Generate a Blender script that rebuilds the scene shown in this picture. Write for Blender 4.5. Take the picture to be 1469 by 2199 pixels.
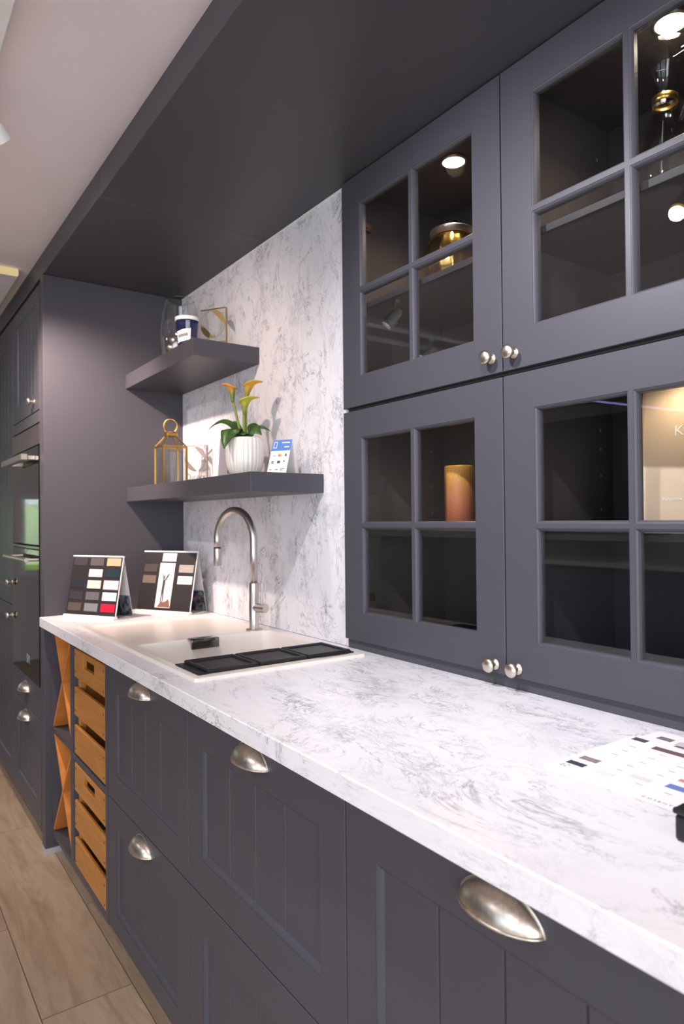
import bpy, bmesh, math, random
from mathutils import Vector, Matrix
from math import sin, cos, pi, radians

for o in list(bpy.data.objects): bpy.data.objects.remove(o)
S = bpy.context.scene
COL = S.collection
random.seed(4)

# ------------------------------------------------------------------ camera
YAW, PITCH, ROLL = -0.9565, 0.0111, -0.0091
F = Vector((sin(YAW)*cos(PITCH), cos(YAW)*cos(PITCH), sin(PITCH)))
R0 = Vector((cos(YAW), -sin(YAW), 0)); U0 = R0.cross(F)
Rv = cos(ROLL)*R0 + sin(ROLL)*U0; Uv = -sin(ROLL)*R0 + cos(ROLL)*U0
cd = bpy.data.cameras.new('camera'); cam = bpy.data.objects.new('camera', cd); COL.objects.link(cam)
m = Matrix((Rv, Uv, -F)).transposed().to_4x4(); m.translation = Vector((0, -1.1651, 1.3001))
cam.matrix_world = m
cd.sensor_fit = 'HORIZONTAL'; cd.sensor_width = 24; cd.lens = 24*1467.19/1469
cd.clip_start = .02
cd.dof.use_dof = True; cd.dof.focus_distance = 1.45; cd.dof.aperture_fstop = 5.0
S.camera = cam

# ------------------------------------------------------------------ colour management
vs = S.view_settings
vs.view_transform = 'Standard'; vs.look = 'None'; vs.gamma = 1; vs.use_curve_mapping = False
vs.exposure = 0.24

# ------------------------------------------------------------------ world
wd = bpy.data.worlds.new('sky'); S.world = wd; wd.use_nodes = True
bg = wd.node_tree.nodes['Background']
bg.inputs[0].default_value = (.78, .88, 1, 1); bg.inputs[1].default_value = 1.2

def area(name, loc, target, sx, sy, power, col):
    l = bpy.data.lights.new(name, 'AREA'); l.shape = 'RECTANGLE'; l.size = sx; l.size_y = sy
    l.energy = power; l.color = col
    o = bpy.data.objects.new(name, l); COL.objects.link(o); o.location = loc
    o.rotation_euler = (Vector(target)-Vector(loc)).to_track_quat('-Z', 'Y').to_euler()
    return o
# daylight through the shop windows (behind the camera, and at the far end of the room)
area('daylight_front_window', (.5, -4.55, 1.35), (.5, 0, 1.35), 3.6, 1.9, 40, (.72, .84, 1))
area('daylight_side_window', (2.75, -2.3, 1.3), (-2.9, -.9, 1.45), 2.2, 1.9, 95, (.96, .95, 1))

# ------------------------------------------------------------------ materials
def srgb(c):
    return tuple((x/12.92 if x <= .04045 else ((x+.055)/1.055)**2.4) for x in [v/255 for v in c]) + (1,)
def mat(name, col, rough=.5, metal=0, spec=.5, srgbc=True, **kw):
    mt = bpy.data.materials.new(name); mt.use_nodes = True
    b = mt.node_tree.nodes['Principled BSDF']
    c = srgb(col) if srgbc else tuple(col)+(1,)
    b.inputs['Base Color'].default_value = c
    b.inputs['Roughness'].default_value = rough; b.inputs['Metallic'].default_value = metal
    b.inputs['Specular IOR Level'].default_value = spec
    for k, v in kw.items(): b.inputs[k.replace('_', ' ')].default_value = v
    return mt
def N(mt, t, **kw):
    n = mt.node_tree.nodes.new('ShaderNode'+t)
    for k, v in kw.items():
        if k in ('operation', 'blend_type', 'data_type', 'noise_dimensions', 'bands_direction', 'wave_type', 'vector_type', 'feature', 'distance'): setattr(n, k, v)
    return n
def L(mt, a, b): mt.node_tree.links.new(a, b)
def bsdf(mt): return mt.node_tree.nodes['Principled BSDF']
def pos(mt, scale=(1, 1, 1), rot=(0, 0, 0), loc=(0, 0, 0), obj=False):
    if obj: src = N(mt, 'TexCoord').outputs['Object']
    else: src = N(mt, 'NewGeometry').outputs['Position']
    mp = N(mt, 'Mapping'); L(mt, src, mp.inputs[0])
    mp.inputs['Scale'].default_value = scale; mp.inputs['Rotation'].default_value = rot; mp.inputs['Location'].default_value = loc
    return mp.outputs[0]
def noise(mt, vec, scale, detail=4, rough=.55, dist=0):
    n = N(mt, 'TexNoise'); L(mt, vec, n.inputs['Vector'])
    n.inputs['Scale'].default_value = scale; n.inputs['Detail'].default_value = detail
    n.inputs['Roughness'].default_value = rough; n.inputs['Distortion'].default_value = dist
    return n.outputs['Fac']
def ramp(mt, fac, pts):
    r = N(mt, 'ValToRGB'); L(mt, fac, r.inputs[0]); e = r.color_ramp.elements
    while len(e) > 1: e.remove(e[-1])
    e[0].position = pts[0][0]; e[0].color = pts[0][1] if len(pts[0][1]) == 4 else pts[0][1]+(1,)
    for p, c in pts[1:]:
        x = e.new(p); x.color = c if len(c) == 4 else c+(1,)
    return r.outputs[0]
def mixc(mt, fac, a, b, mode='MIX'):
    n = N(mt, 'MixRGB', blend_type=mode)
    for i, v in enumerate((fac, a, b)):
        if hasattr(v, 'links'): L(mt, v, n.inputs[i])
        else: n.inputs[i].default_value = v
    return n.outputs[0]
def math_(mt, op, a, b=None):
    n = N(mt, 'Math', operation=op)
    for i, v in enumerate((a, b)):
        if v is None: continue
        if hasattr(v, 'links'): L(mt, v, n.inputs[i])
        else: n.inputs[i].default_value = v
    return n.outputs[0]
def bump(mt, h, strength=.2, dist=.002):
    b = N(mt, 'Bump'); L(mt, h, b.inputs['Height']); b.inputs['Strength'].default_value = strength; b.inputs['Distance'].default_value = dist
    L(mt, b.outputs[0], bsdf(mt).inputs['Normal'])

def vein(mt, vec, scale, width, dist, detail=5, rough=.6):
    n = noise(mt, vec, scale, detail, rough, dist)
    a = math_(mt, 'ABSOLUTE', math_(mt, 'SUBTRACT', n, .5))
    return math_(mt, 'SUBTRACT', 1, math_(mt, 'MINIMUM', math_(mt, 'DIVIDE', a, width), 1))
def marble(name, rot, scl, rough, strength=1.0, loc=(0, 0, 0)):
    mt = mat(name, (236, 233, 236), rough, spec=.5)
    v = pos(mt, scl, rot, loc)
    mask = ramp(mt, noise(mt, v, 2.6, 3, .6, .4), [(.44, (0, 0, 0)), (.60, (1, 1, 1))])
    mask2 = ramp(mt, noise(mt, v, 7, 4, .6, .3), [(.42, (.15, .15, .15)), (.62, (1, 1, 1))])
    v1 = vein(mt, v, 3.2, .014, 1.5, 9, .68)
    v2 = vein(mt, v, 8.0, .030, 1.8, 8, .70)
    cl = ramp(mt, noise(mt, v, 5.5, 6, .62, 1.0), [(.5, (0, 0, 0)), (.75, (1, 1, 1))])
    f1 = math_(mt, 'MULTIPLY', math_(mt, 'MULTIPLY', v1, mask2), .78*strength)
    f2 = math_(mt, 'MULTIPLY', math_(mt, 'MULTIPLY', math_(mt, 'MULTIPLY', v2, mask), mask2), .75*strength)
    f3 = math_(mt, 'MULTIPLY', math_(mt, 'MULTIPLY', cl, mask), .48*strength)
    c = mixc(mt, f3, srgb((236, 234, 237)), srgb((168, 166, 180)))
    c = mixc(mt, f2, c, srgb((112, 110, 124)))
    c = mixc(mt, f1, c, srgb((108, 104, 114)))
    L(mt, c, bsdf(mt).inputs['Base Color'])
    return mt
M = {}
M['worktop'] = marble('marble_worktop', (0, 0, radians(24)), (1.15, 2.2, 2.2), .33, .9)
M['splash'] = marble('marble_splashback', (0, radians(38), 0), (2.1, 1.3, 1.3), .38, 1.15, (2.3, 0, 1.1))

def paint(name, col, rough=.42):
    mt = mat(name, col, rough, spec=.32)
    n = noise(mt, pos(mt), 900, 2)
    bump(mt, n, .06, .0004)
    return mt
M['paint'] = paint('graphite_paint', (73, 72, 79))
M['carcass'] = paint('graphite_carcass', (74, 68, 68), .6)
M['shelfdark'] = paint('graphite_shelf', (56, 53, 55), .5)
M['inside'] = mat('dark_void', (30, 28, 28), .8)
M['wall'] = mat('wall_plaster', (226, 222, 218), .8)
M['ceiling'] = mat('ceiling_plaster', (232, 225, 229), .85)
M['white'] = mat('white_plastic', (235, 235, 235), .35)
M['trimwhite'] = mat('white_trim', (225, 222, 222), .4)
M['shadowgap'] = mat('plinth_dark', (48, 44, 44), .5)

def floor_mat():
    mt = mat('oak_planks', (165, 140, 112), .36)
    src = N(mt, 'NewGeometry').outputs['Position']
    mp = N(mt, 'Mapping'); L(mt, src, mp.inputs[0]); mp.inputs['Location'].default_value = (.68, .06, 0)
    br = N(mt, 'TexBrick'); L(mt, mp.outputs[0], br.inputs['Vector'])
    br.offset = .392; br.inputs['Scale'].default_value = 1
    br.inputs['Mortar Size'].default_value = .0012; br.inputs['Mortar Smooth'].default_value = .1
    br.inputs['Brick Width'].default_value = 1.25; br.inputs['Row Height'].default_value = .24
    br.inputs['Color1'].default_value = (0, 0, 0, 1); br.inputs['Color2'].default_value = (1, 1, 1, 1)
    sc = N(mt, 'Mapping'); L(mt, src, sc.inputs[0]); sc.inputs['Scale'].default_value = (1.0, 7, 1)
    off = N(mt, 'VectorMath', operation='ADD'); L(mt, sc.outputs[0], off.inputs[0])
    bw = N(mt, 'VectorMath', operation='SCALE'); L(mt, br.outputs['Color'], bw.inputs[0]); bw.inputs['Scale'].default_value = 7
    L(mt, bw.outputs[0], off.inputs[1])
    g1 = noise(mt, off.outputs[0], 2.2, 8, .65, 1.5)
    g2 = noise(mt, off.outputs[0], 16, 8, .75, .4)
    wv = vein(mt, off.outputs[0], 1.3, .05, 3.0, 4, .5)
    wm = ramp(mt, noise(mt, off.outputs[0], 1.1, 2), [(.45, (0, 0, 0)), (.6, (1, 1, 1))])
    c = ramp(mt, g1, [(.25, srgb((134, 110, 86))), (.48, srgb((172, 148, 122))), (.75, srgb((194, 172, 146)))])
    c = mixc(mt, math_(mt, 'MULTIPLY', g2, .5), c, srgb((146, 122, 96)))
    c = mixc(mt, math_(mt, 'MULTIPLY', math_(mt, 'MULTIPLY', wv, wm), .38), c, srgb((118, 92, 68)))
    c = mixc(mt, math_(mt, 'MULTIPLY', br.outputs['Color'], .18), c, srgb((198, 180, 158)))
    c = mixc(mt, br.outputs['Fac'], c, srgb((86, 66, 50)))
    L(mt, c, bsdf(mt).inputs['Base Color'])
    bump(mt, math_(mt, 'SUBTRACT', g2, math_(mt, 'MULTIPLY', br.outputs['Fac'], 2)), .25, .001)
    return mt
M['floor'] = floor_mat()

def wood(name, c1, c2, scl, rough=.4):
    mt = mat(name, c1, rough)
    g = noise(mt, pos(mt, scl), 3, 7, .65, .8)
    g2 = noise(mt, pos(mt, (scl[0]*4, scl[1]*4, scl[2]*4)), 5, 4, .6)
    c = ramp(mt, g, [(.3, srgb(c2)), (.7, srgb(c1))])
    c = mixc(mt, math_(mt, 'MULTIPLY', g2, .25), c, srgb(c2))
    L(mt, c, bsdf(mt).inputs['Base Color'])
    return mt
M['bamboo'] = wood('bamboo_crate', (196, 136, 64), (170, 106, 40), (1.5, 9, 14))
M['ply'] = wood('plywood_divider', (214, 140, 72), (190, 112, 48), (6, 1.5, 6))
M['innerwood'] = wood('pale_wood_shelf', (150, 135, 118), (120, 104, 90), (2, 9, 9))

M['chrome'] = mat('pewter_metal', (214, 206, 196), .34, 1)
def pewter():
    mt = M['chrome']; n = noise(mt, pos(mt), 160, 3)
    c = ramp(mt, n, [(.3, srgb((204, 194, 180))), (.7, srgb((228, 220, 208)))]); L(mt, c, bsdf(mt).inputs['Base Color'])
    r = ramp(mt, n, [(.3, (.30, .30, .30)), (.7, (.36, .36, .36))]); L(mt, r, bsdf(mt).inputs['Roughness'])
pewter()
M['knob'] = mat('satin_nickel', (212, 203, 190), .3, 1)
M['steel'] = mat('brushed_steel', (208, 202, 195), .33, 1)
M['darksteel'] = mat('dark_chrome', (120, 118, 118), .12, 1)
M['brass'] = mat('lantern_brass', (190, 152, 84), .28, 1)
M['bronze'] = mat('hinge_bronze', (150, 120, 84), .35, 1)
M['sink'] = mat('sink_composite', (236, 229, 222), .3, spec=.5)
M['black'] = mat('black_plastic', (24, 24, 28), .42)
M['blackgloss'] = mat('oven_black_glass', (14, 13, 14), .04, spec=.8)
M['pot'] = mat('glazed_pot', (238, 234, 226), .22, spec=.6)
M['leafg'] = mat('leaf_green', (52, 88, 38), .38)
def leafm():
    mt = M['leafg']; n = noise(mt, pos(mt), 60, 4)
    c = ramp(mt, n, [(.35, srgb((38, 74, 32))), (.7, srgb((78, 112, 46)))]); L(mt, c, bsdf(mt).inputs['Base Color'])
leafm()
M['stem'] = mat('stem_green', (128, 140, 60), .45)
def spathe(name, lo, hi):
    mt = mat(name, hi, .42)
    tc = N(mt, 'TexCoord'); sp = N(mt, 'SeparateXYZ'); L(mt, tc.outputs['Generated'], sp.inputs[0])
    g = math_(mt, 'ADD', sp.outputs['Z'], math_(mt, 'MULTIPLY', math_(mt, 'SUBTRACT', noise(mt, pos(mt), 70, 3), .5), .5))
    L(mt, ramp(mt, g, [(.05, srgb((92, 122, 44))), (.45, srgb(lo)), (.9, srgb(hi))]), bsdf(mt).inputs['Base Color'])
    bsdf(mt).inputs['Subsurface Weight'].default_value = .15
    return mt
M['sp1'] = spathe('spathe_amber', (180, 138, 40), (206, 156, 42))
M['sp2'] = spathe('spathe_green_orange', (104, 120, 40), (222, 140, 56))
M['sp3'] = spathe('spathe_lime', (160, 150, 44), (186, 178, 60))
M['soil'] = mat('soil', (50, 38, 28), .9)
M['navy'] = mat('navy_tin', (38, 40, 78), .25)
M['paper'] = mat('paper_white', (240, 237, 238), .55)
M['paperedge'] = mat('card_silver', (205, 206, 208), .35)
M['cardblack'] = mat('card_black', (40, 35, 35), .5)
M['ink'] = mat('ink_dark', (60, 56, 60), .6)
M['inkgrey'] = mat('ink_grey', (150, 148, 152), .6)
M['cream'] = mat('cream_board', (206, 182, 156), .55)
def colmat(c, rough=.45):
    k = 'col_%d_%d_%d' % c
    if k not in M: M[k] = mat('flat_colour', c, rough)
    return M[k]

def glassmat(name, tint=(1, 1, 1), ior=1.5, rough=0, refl=1.0):
    mt = bpy.data.materials.new(name); mt.use_nodes = True; nt = mt.node_tree; nt.nodes.clear()
    out = nt.nodes.new('ShaderNodeOutputMaterial'); mx = nt.nodes.new('ShaderNodeMixShader')
    tr = nt.nodes.new('ShaderNodeBsdfTransparent'); tr.inputs[0].default_value = tuple(tint)+(1,)
    gl = nt.nodes.new('ShaderNodeBsdfGlossy'); gl.inputs['Roughness'].default_value = rough
    gl.inputs['Color'].default_value = (refl, refl, refl, 1)
    fr = nt.nodes.new('ShaderNodeFresnel')      # same index from either side of the thin wall
    ge = nt.nodes.new('ShaderNodeNewGeometry'); mr = nt.nodes.new('ShaderNodeMapRange')
    mr.inputs['To Min'].default_value = ior; mr.inputs['To Max'].default_value = 1/ior
    nt.links.new(ge.outputs['Backfacing'], mr.inputs['Value']); nt.links.new(mr.outputs[0], fr.inputs[0])
    nt.links.new(fr.outputs[0], mx.inputs[0]); nt.links.new(tr.outputs[0], mx.inputs[1]); nt.links.new(gl.outputs[0], mx.inputs[2])
    nt.links.new(mx.outputs[0], out.inputs[0])
    return mt
M['pane'] = glassmat('window_glass', (.93, .94, .94), 1.5)
M['clear'] = glassmat('clear_glass', (.95, .96, .96), 1.5)
M['amber'] = glassmat('amber_glass', (1, .95, .85), 1.45, .03)
M['acryl'] = glassmat('acrylic', (.97, .97, .96), 1.35)
M['goldfilm'] = mat('gold_foil', (150, 124, 78), .45, .3)
def emis(name, col, s):
    mt = bpy.data.materials.new(name); mt.use_nodes = True; b = bsdf(mt)
    b.inputs['Base Color'].default_value = (0, 0, 0, 1); b.inputs['Emission Color'].default_value = tuple(col)+(1,); b.inputs['Emission Strength'].default_value = s
    return mt
M['led'] = emis('led_warm', (1, .86, .66), 14)
M['ledcool'] = emis('spot_cool_lens', (.85, .95, 1), 3.5)
M['ledhot'] = emis('spot_warm_lens', (1, .6, .2), 3.2)
M['purple'] = emis('purple_led', (.45, .4, 1), 4)
M['cove'] = emis('cove_strip', (1, .78, .4), .55)
M['letters'] = emis('oven_letters', (.7, .75, .8), .25)

# ------------------------------------------------------------------ mesh helpers
def wloc(o):
    v = Vector((0, 0, 0))
    while o is not None:
        v += o.location; o = o.parent
    return v
def link(name, me, material, parent=None, world=True, smooth=False):
    if isinstance(material, str): material = M[material]
    me.materials.append(material)
    o = bpy.data.objects.new(name, me); COL.objects.link(o)
    if parent is not None:
        o.parent = parent
        if world: me.transform(Matrix.Translation(-wloc(parent)))
    if smooth:
        for p in me.polygons: p.use_smooth = True
    return o
def obj(name, bm, material, parent=None, world=True, smooth=False, auto=None):
    me = bpy.data.meshes.new(name)
    bmesh.ops.recalc_face_normals(bm, faces=bm.faces[:])
    if auto is not None:
        for e in bm.edges:
            if len(e.link_faces) == 2: e.smooth = e.calc_face_angle(0) < radians(auto)
        smooth = True
    bm.to_mesh(me); bm.free()
    return link(name, me, material, parent, world, smooth)
def B(): return bmesh.new()
def box(bm, x0, x1, y0, y1, z0, z1, bev=0, seg=1, T=None):
    r = bmesh.ops.create_cube(bm, size=1)
    vs_ = r['verts']
    for v in vs_:
        v.co = Vector(((x0+x1)/2+v.co.x*(x1-x0), (y0+y1)/2+v.co.y*(y1-y0), (z0+z1)/2+v.co.z*(z1-z0)))
    if bev:
        es = list({e for v in vs_ for e in v.link_edges})
        r2 = bmesh.ops.bevel(bm, geom=es, offset=bev, segments=seg, affect='EDGES', profile=.5)
        vs_ = list({v for f in r2['faces'] for v in f.verts} | {v for v in vs_ if v.is_valid})
    if T is not None: bmesh.ops.transform(bm, matrix=T, verts=vs_)
    return vs_
def lathe(bm, prof, c=(0, 0, 0), n=32, axis='z', mod=None, close=False):
    rings = []
    c = Vector(c)
    for k, (r, h) in enumerate(prof):
        ring = []
        if r < 1e-6:
            p = {'z': Vector((0, 0, h)), 'y': Vector((0, h, 0)), 'x': Vector((h, 0, 0))}[axis]
            ring = [bm.verts.new(c+p)]
        else:
            for i in range(n):
                a = 2*pi*i/n; rr = r*(mod(a, k) if mod else 1)
                p = {'z': Vector((rr*cos(a), rr*sin(a), h)), 'y': Vector((rr*cos(a), h, rr*sin(a))), 'x': Vector((h, rr*cos(a), rr*sin(a)))}[axis]
                ring.append(bm.verts.new(c+p))
        rings.append(ring)
    for a, b in zip(rings, rings[1:]):
        if len(a) == 1 and len(b) == 1: continue
        for i in range(n):
            j = (i+1) % n
            if len(a) == 1: bm.faces.new((a[0], b[i], b[j]))
            elif len(b) == 1: bm.faces.new((a[i], b[0], a[j]))
            else: bm.faces.new((a[i], b[i], b[j], a[j]))
    return rings
def cyl(bm, p0, p1, r, n=16, r1=None):
    tube(bm, [p0, p1], [r, r if r1 is None else r1], n)
def tube(bm, pts, rad, n=12, cap=True):
    pts = [Vector(p) for p in pts]
    if not isinstance(rad, (list, tuple)): rad = [rad]*len(pts)
    prev = None; rings = []
    for i, p in enumerate(pts):
        t = (pts[min(i+1, len(pts)-1)]-pts[max(i-1, 0)]).normalized()
        if prev is None:
            a = Vector((0, 0, 1)) if abs(t.z) < .9 else Vector((1, 0, 0))
            u = t.cross(a).normalized()
        else: u = (prev-t*prev.dot(t)).normalized()
        prev = u; w = t.cross(u)
        rings.append([bm.verts.new(p+rad[i]*(cos(2*pi*k/n)*u+sin(2*pi*k/n)*w)) for k in range(n)])
    for a, b in zip(rings, rings[1:]):
        for k in range(n): bm.faces.new((a[k], a[(k+1) % n], b[(k+1) % n], b[k]))
    if cap: bm.faces.new(rings[0][::-1]); bm.faces.new(rings[-1])
def prism(bm, poly, f0, f1):
    a = [bm.verts.new(f0(*p)) for p in poly]; b = [bm.verts.new(f1(*p)) for p in poly]
    bm.faces.new(a[::-1]); bm.faces.new(b); n = len(poly)
    for i in range(n): bm.faces.new((a[i], a[(i+1) % n], b[(i+1) % n], b[i]))
def frame(bm, a0, a1, b0, b1, A, Bz, mp, thick, rings, c=.0012, back=True):
    """board with rectangular openings A x Bz, moulded edge rings [(offset, depth)...]"""
    off = rings[0][0]
    def cells(o, d, e):
        xs = sorted([a0+e, a1-e]+[v for (p, q) in A for v in (p-o, q+o)])
        zs = sorted([b0+e, b1-e]+[v for (p, q) in Bz for v in (p-o, q+o)])
        for i in range(len(xs)-1):
            for j in range(len(zs)-1):
                cx, cz = (xs[i]+xs[i+1])/2, (zs[j]+zs[j+1])/2
                if any(p-o < cx < q+o for p, q in A) and any(p-o < cz < q+o for p, q in Bz): continue
                bm.faces.new([bm.verts.new(mp(*t, d)) for t in ((xs[i], zs[j]), (xs[i+1], zs[j]), (xs[i+1], zs[j+1]), (xs[i], zs[j+1]))])
    cells(off, 0, c)
    if back: cells(rings[-1][0], thick, 0)
    def band(r0, d0, r1, d1):
        for k in range(4):
            l = (k+1) % 4
            bm.faces.new([bm.verts.new(mp(*t, d)) for t, d in ((r0[k], d0), (r0[l], d0), (r1[l], d1), (r1[k], d1))])
    def rect(p, q, r, s, o): return [(p-o, r-o), (q+o, r-o), (q+o, s+o), (p-o, s+o)]
    for p, q in A:
        for r, s in Bz:
            for (o0, d0), (o1, d1) in zip(rings, rings[1:]): band(rect(p, q, r, s, o0), d0, rect(p, q, r, s, o1), d1)
            band(rect(p, q, r, s, rings[-1][0]), rings[-1][1], rect(p, q, r, s, rings[-1][0]), thick)
    band(rect(a0, a1, b0, b1, -c), 0, rect(a0, a1, b0, b1, 0), c)
    band(rect(a0, a1, b0, b1, 0), c, rect(a0, a1, b0, b1, 0), thick)
    bmesh.ops.remove_doubles(bm, verts=bm.verts[:], dist=1e-6)
def text(name, s, size, material, parent, mtx, ext=.0002, align='LEFT', sx=1):
    cu = bpy.data.curves.new(name, 'FONT'); cu.body = s; cu.size = size; cu.extrude = ext; cu.align_x = align
    to = bpy.data.objects.new(name, cu); COL.objects.link(to)
    dg = bpy.context.evaluated_depsgraph_get(); me = bpy.data.meshes.new_from_object(to.evaluated_get(dg))
    bpy.data.objects.remove(to); bpy.data.curves.remove(cu)
    me.materials.clear(); me.transform(mtx @ Matrix.Scale(sx, 4, (1, 0, 0)))
    return link(name, me, material, parent, world=False)
def empty(name, label, cat, loc=(0, 0, 0), rz=0, group=None):
    o = bpy.data.objects.new(name, None); COL.objects.link(o); o.location = loc; o.rotation_euler = (0, 0, rz)
    o.empty_display_size = .05
    return tag(o, label, cat, group)
def tag(o, label, cat, group=None, kind=None):
    o['label'] = label; o['category'] = cat
    if group: o['group'] = group
    if kind: o['kind'] = kind
    return o
def struct(name, bm, material, **k):
    o = obj(name, bm, material, **k); o['kind'] = 'structure'; return o

# ------------------------------------------------------------------ key planes (metres)
ZT = .93                     # worktop top
ZS = 2.28                    # underside of the soffit
ZC = 2.366                   # ceiling
XP = -2.866                  # right face of tall end panel
YF = -.5508                  # base fronts
YP = -.575                   # tall fronts
XE = .6                      # right-hand end of what is built
YD = -.0172                  # glazed door fronts
XU, WU = -1.6176, .6038      # glazed cabinets
YB = -4.4                    # wall opposite
XL, XR = -7.0, 2.6

# ------------------------------------------------------------------ setting
bm = B(); box(bm, XL-.1, XR+.1, YB-.1, .6, -.06, 0); struct('floor', bm, 'floor')
bm = B(); box(bm, XL-.1, XR+.1, YB-.1, .6, ZC, ZC+.1); struct('ceiling', bm, 'ceiling')
def wallhole(name, mp, a0, a1, ha, hb, mt):
    bm = B(); frame(bm, a0, a1, 0, ZC, [ha], [hb], mp, .1, [(0, 0)], c=0); return struct(name, bm, mt)
wallhole('wall_front', lambda a, b, d: Vector((a, YB-d, b)), XL, XR, (-1.3, 2.3), (.35, 2.2), 'wall')
wallhole('wall_right', lambda a, b, d: Vector((XR+d, a, b)), YB, .5, (-3.4, -1.2), (.35, 2.2), 'wall')
wallhole('wall_left', lambda a, b, d: Vector((XL-d, a, b)), YB, .5, (-2.9, -1.22), (.80, 1.57), 'wall')
bm = B(); box(bm, XL, XR, .4, .5, 0, ZC); struct('wall_back', bm, 'wall')
# windows: frame, mullion and pane
def win(name, mp, a0, a1, b0, b1, nm):
    bm = B(); w = .05
    ops = []; step = (a1-a0-w)/nm
    ops = [(a0+w+i*step, a0+(i+1)*step) for i in range(nm)]
    frame(bm, a0, a1, b0, b1, ops, [(b0+w, b1-w)], mp, .05, [(0, 0)], c=0)
    o = struct(name, bm, 'trimwhite')
    for p, q in ops:
        bm = B(); vs4 = [bm.verts.new(mp(*t)) for t in ((p, b0+w, .02), (q, b0+w, .02), (q, b1-w, .02), (p, b1-w, .02))]; bm.faces.new(vs4)
        vs5 = [bm.verts.new(mp(*t)) for t in ((p, b0+w, .026), (q, b0+w, .026), (q, b1-w, .026), (p, b1-w, .026))]; bm.faces.new(vs5)
        obj('glass_pane', bm, 'pane', o)
win('window_1', lambda a, b, d: Vector((a, YB-.02-d, b)), -1.3, 2.3, .35, 2.2, 3)
win('window_2', lambda a, b, d: Vector((XR+.02+d, a, b)), -3.4, -1.2, .35, 2.2, 2)
win('window_3', lambda a, b, d: Vector((XL-.02-d, a, b)), -2.9, -1.22, .80, 1.57, 1)
# bulkhead in the ceiling at the far end, with a warm cove line
bm = B(); box(bm, -3.75, -3.13, YB, -.62, 2.338, ZC-.001); struct('trim_1', bm, 'ceiling')
bm = B(); box(bm, -3.131, -3.113, -1.0, -.62, 2.336, ZC-.001, .004)
tag(obj('cove_light', bm, 'cove'), 'warm yellow strip of light along the edge of the ceiling bulkhead', 'light')
# soffit over the run, with a small joint in its fascia
bm = B(); box(bm, -5.2, -2.0908, YP, .39, ZS, ZC-.001, .001); box(bm, -2.0896, XE+.4, YP, .39, ZS, ZC-.001, .001)
struct('trim_2', bm, 'paint')
# boxed-out wall that carries the splashback; the glazed cabinets stand in its recess
bm = B(); box(bm, XP+.001, XU-.004, 0.004, .399, 0, ZS-.001)
struct('trim_3', bm, 'carcass')
bm = B(); box(bm, XP+.001, XU+.0, 0, .004, ZT+.0005, ZS-.004)
tag(obj('splashback', bm, 'splash'), 'tall white marble splashback with grey veins behind the tap and shelves', 'splashback')
bm = B(); box(bm, XP+.001, XU, -.003, .003, ZS-.0045, ZS-.001)
tag(obj('splashback_trim', bm, 'white'), 'thin white strip along the top edge of the marble splashback', 'trim')

# ------------------------------------------------------------------ worktop
bm = B()
frame(bm, XP-.001, XE, -.5932, -.0004, [(-2.49, -1.485)], [(-.53, -.055)], lambda a, b, d: Vector((a, b, ZT-d)), .0358, [(0, 0)], c=.002)
tag(obj('worktop', bm, 'worktop'), 'long white marble-look worktop with grey veins and a square front edge', 'worktop')

# ------------------------------------------------------------------ tall end panel
t = empty('end_panel', 'full-height graphite end panel closing the tall oven cabinet beside the worktop', 'panel', (-2.894, YP, 0))
bm = B(); box(bm, -2.922, XP-.0015, YP, .395, .022, ZS-.001, .001); obj('panel', bm, 'paint', t)
bm = B(); box(bm, -2.922, XP-.0005, YP-.001, -.44, 0, .022); o = obj('foot_strip', bm, colmat((168, 168, 172)), t); o['label'] = 'pale grey foot strip'

# ------------------------------------------------------------------ fronts
RM = [(.006, 0), (.006, .001), (.0042, .0017), (.002, .004), (.0007, .007), (0, .009)]
RG = [(.011, 0), (.011, .0012), (.008, .0022), (.004, .0045), (.0015, .0075), (0, .009)]
def front(name, x0, x1, z0, z1, ox, oz, y, parent, boards=4, thick=.02):
    bm = B(); mp = lambda a, b, d: Vector((a, y+d, b))
    frame(bm, x0, x1, z0, z1, [ox], [oz], mp, thick, RG)
    # boarded centre panel with V grooves
    g = .003; dy = .009; pts = [(ox[0]-.002, dy)]
    for k in range(1, boards):
        c = ox[0]+(ox[1]-ox[0])*k/boards
        pts += [(c-g, dy), (c-g*.3, dy+.004), (c+g*.3, dy+.004), (c+g, dy)]
    pts.append((ox[1]+.002, dy))
    for (p, d0), (q, d1) in zip(pts, pts[1:]):
        bm.faces.new([bm.verts.new(mp(*t)) for t in ((p, oz[0]-.002, d0), (q, oz[0]-.002, d1), (q, oz[1]+.002, d1), (p, oz[1]+.002, d0))])
    return obj(name, bm, 'paint', parent)
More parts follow.
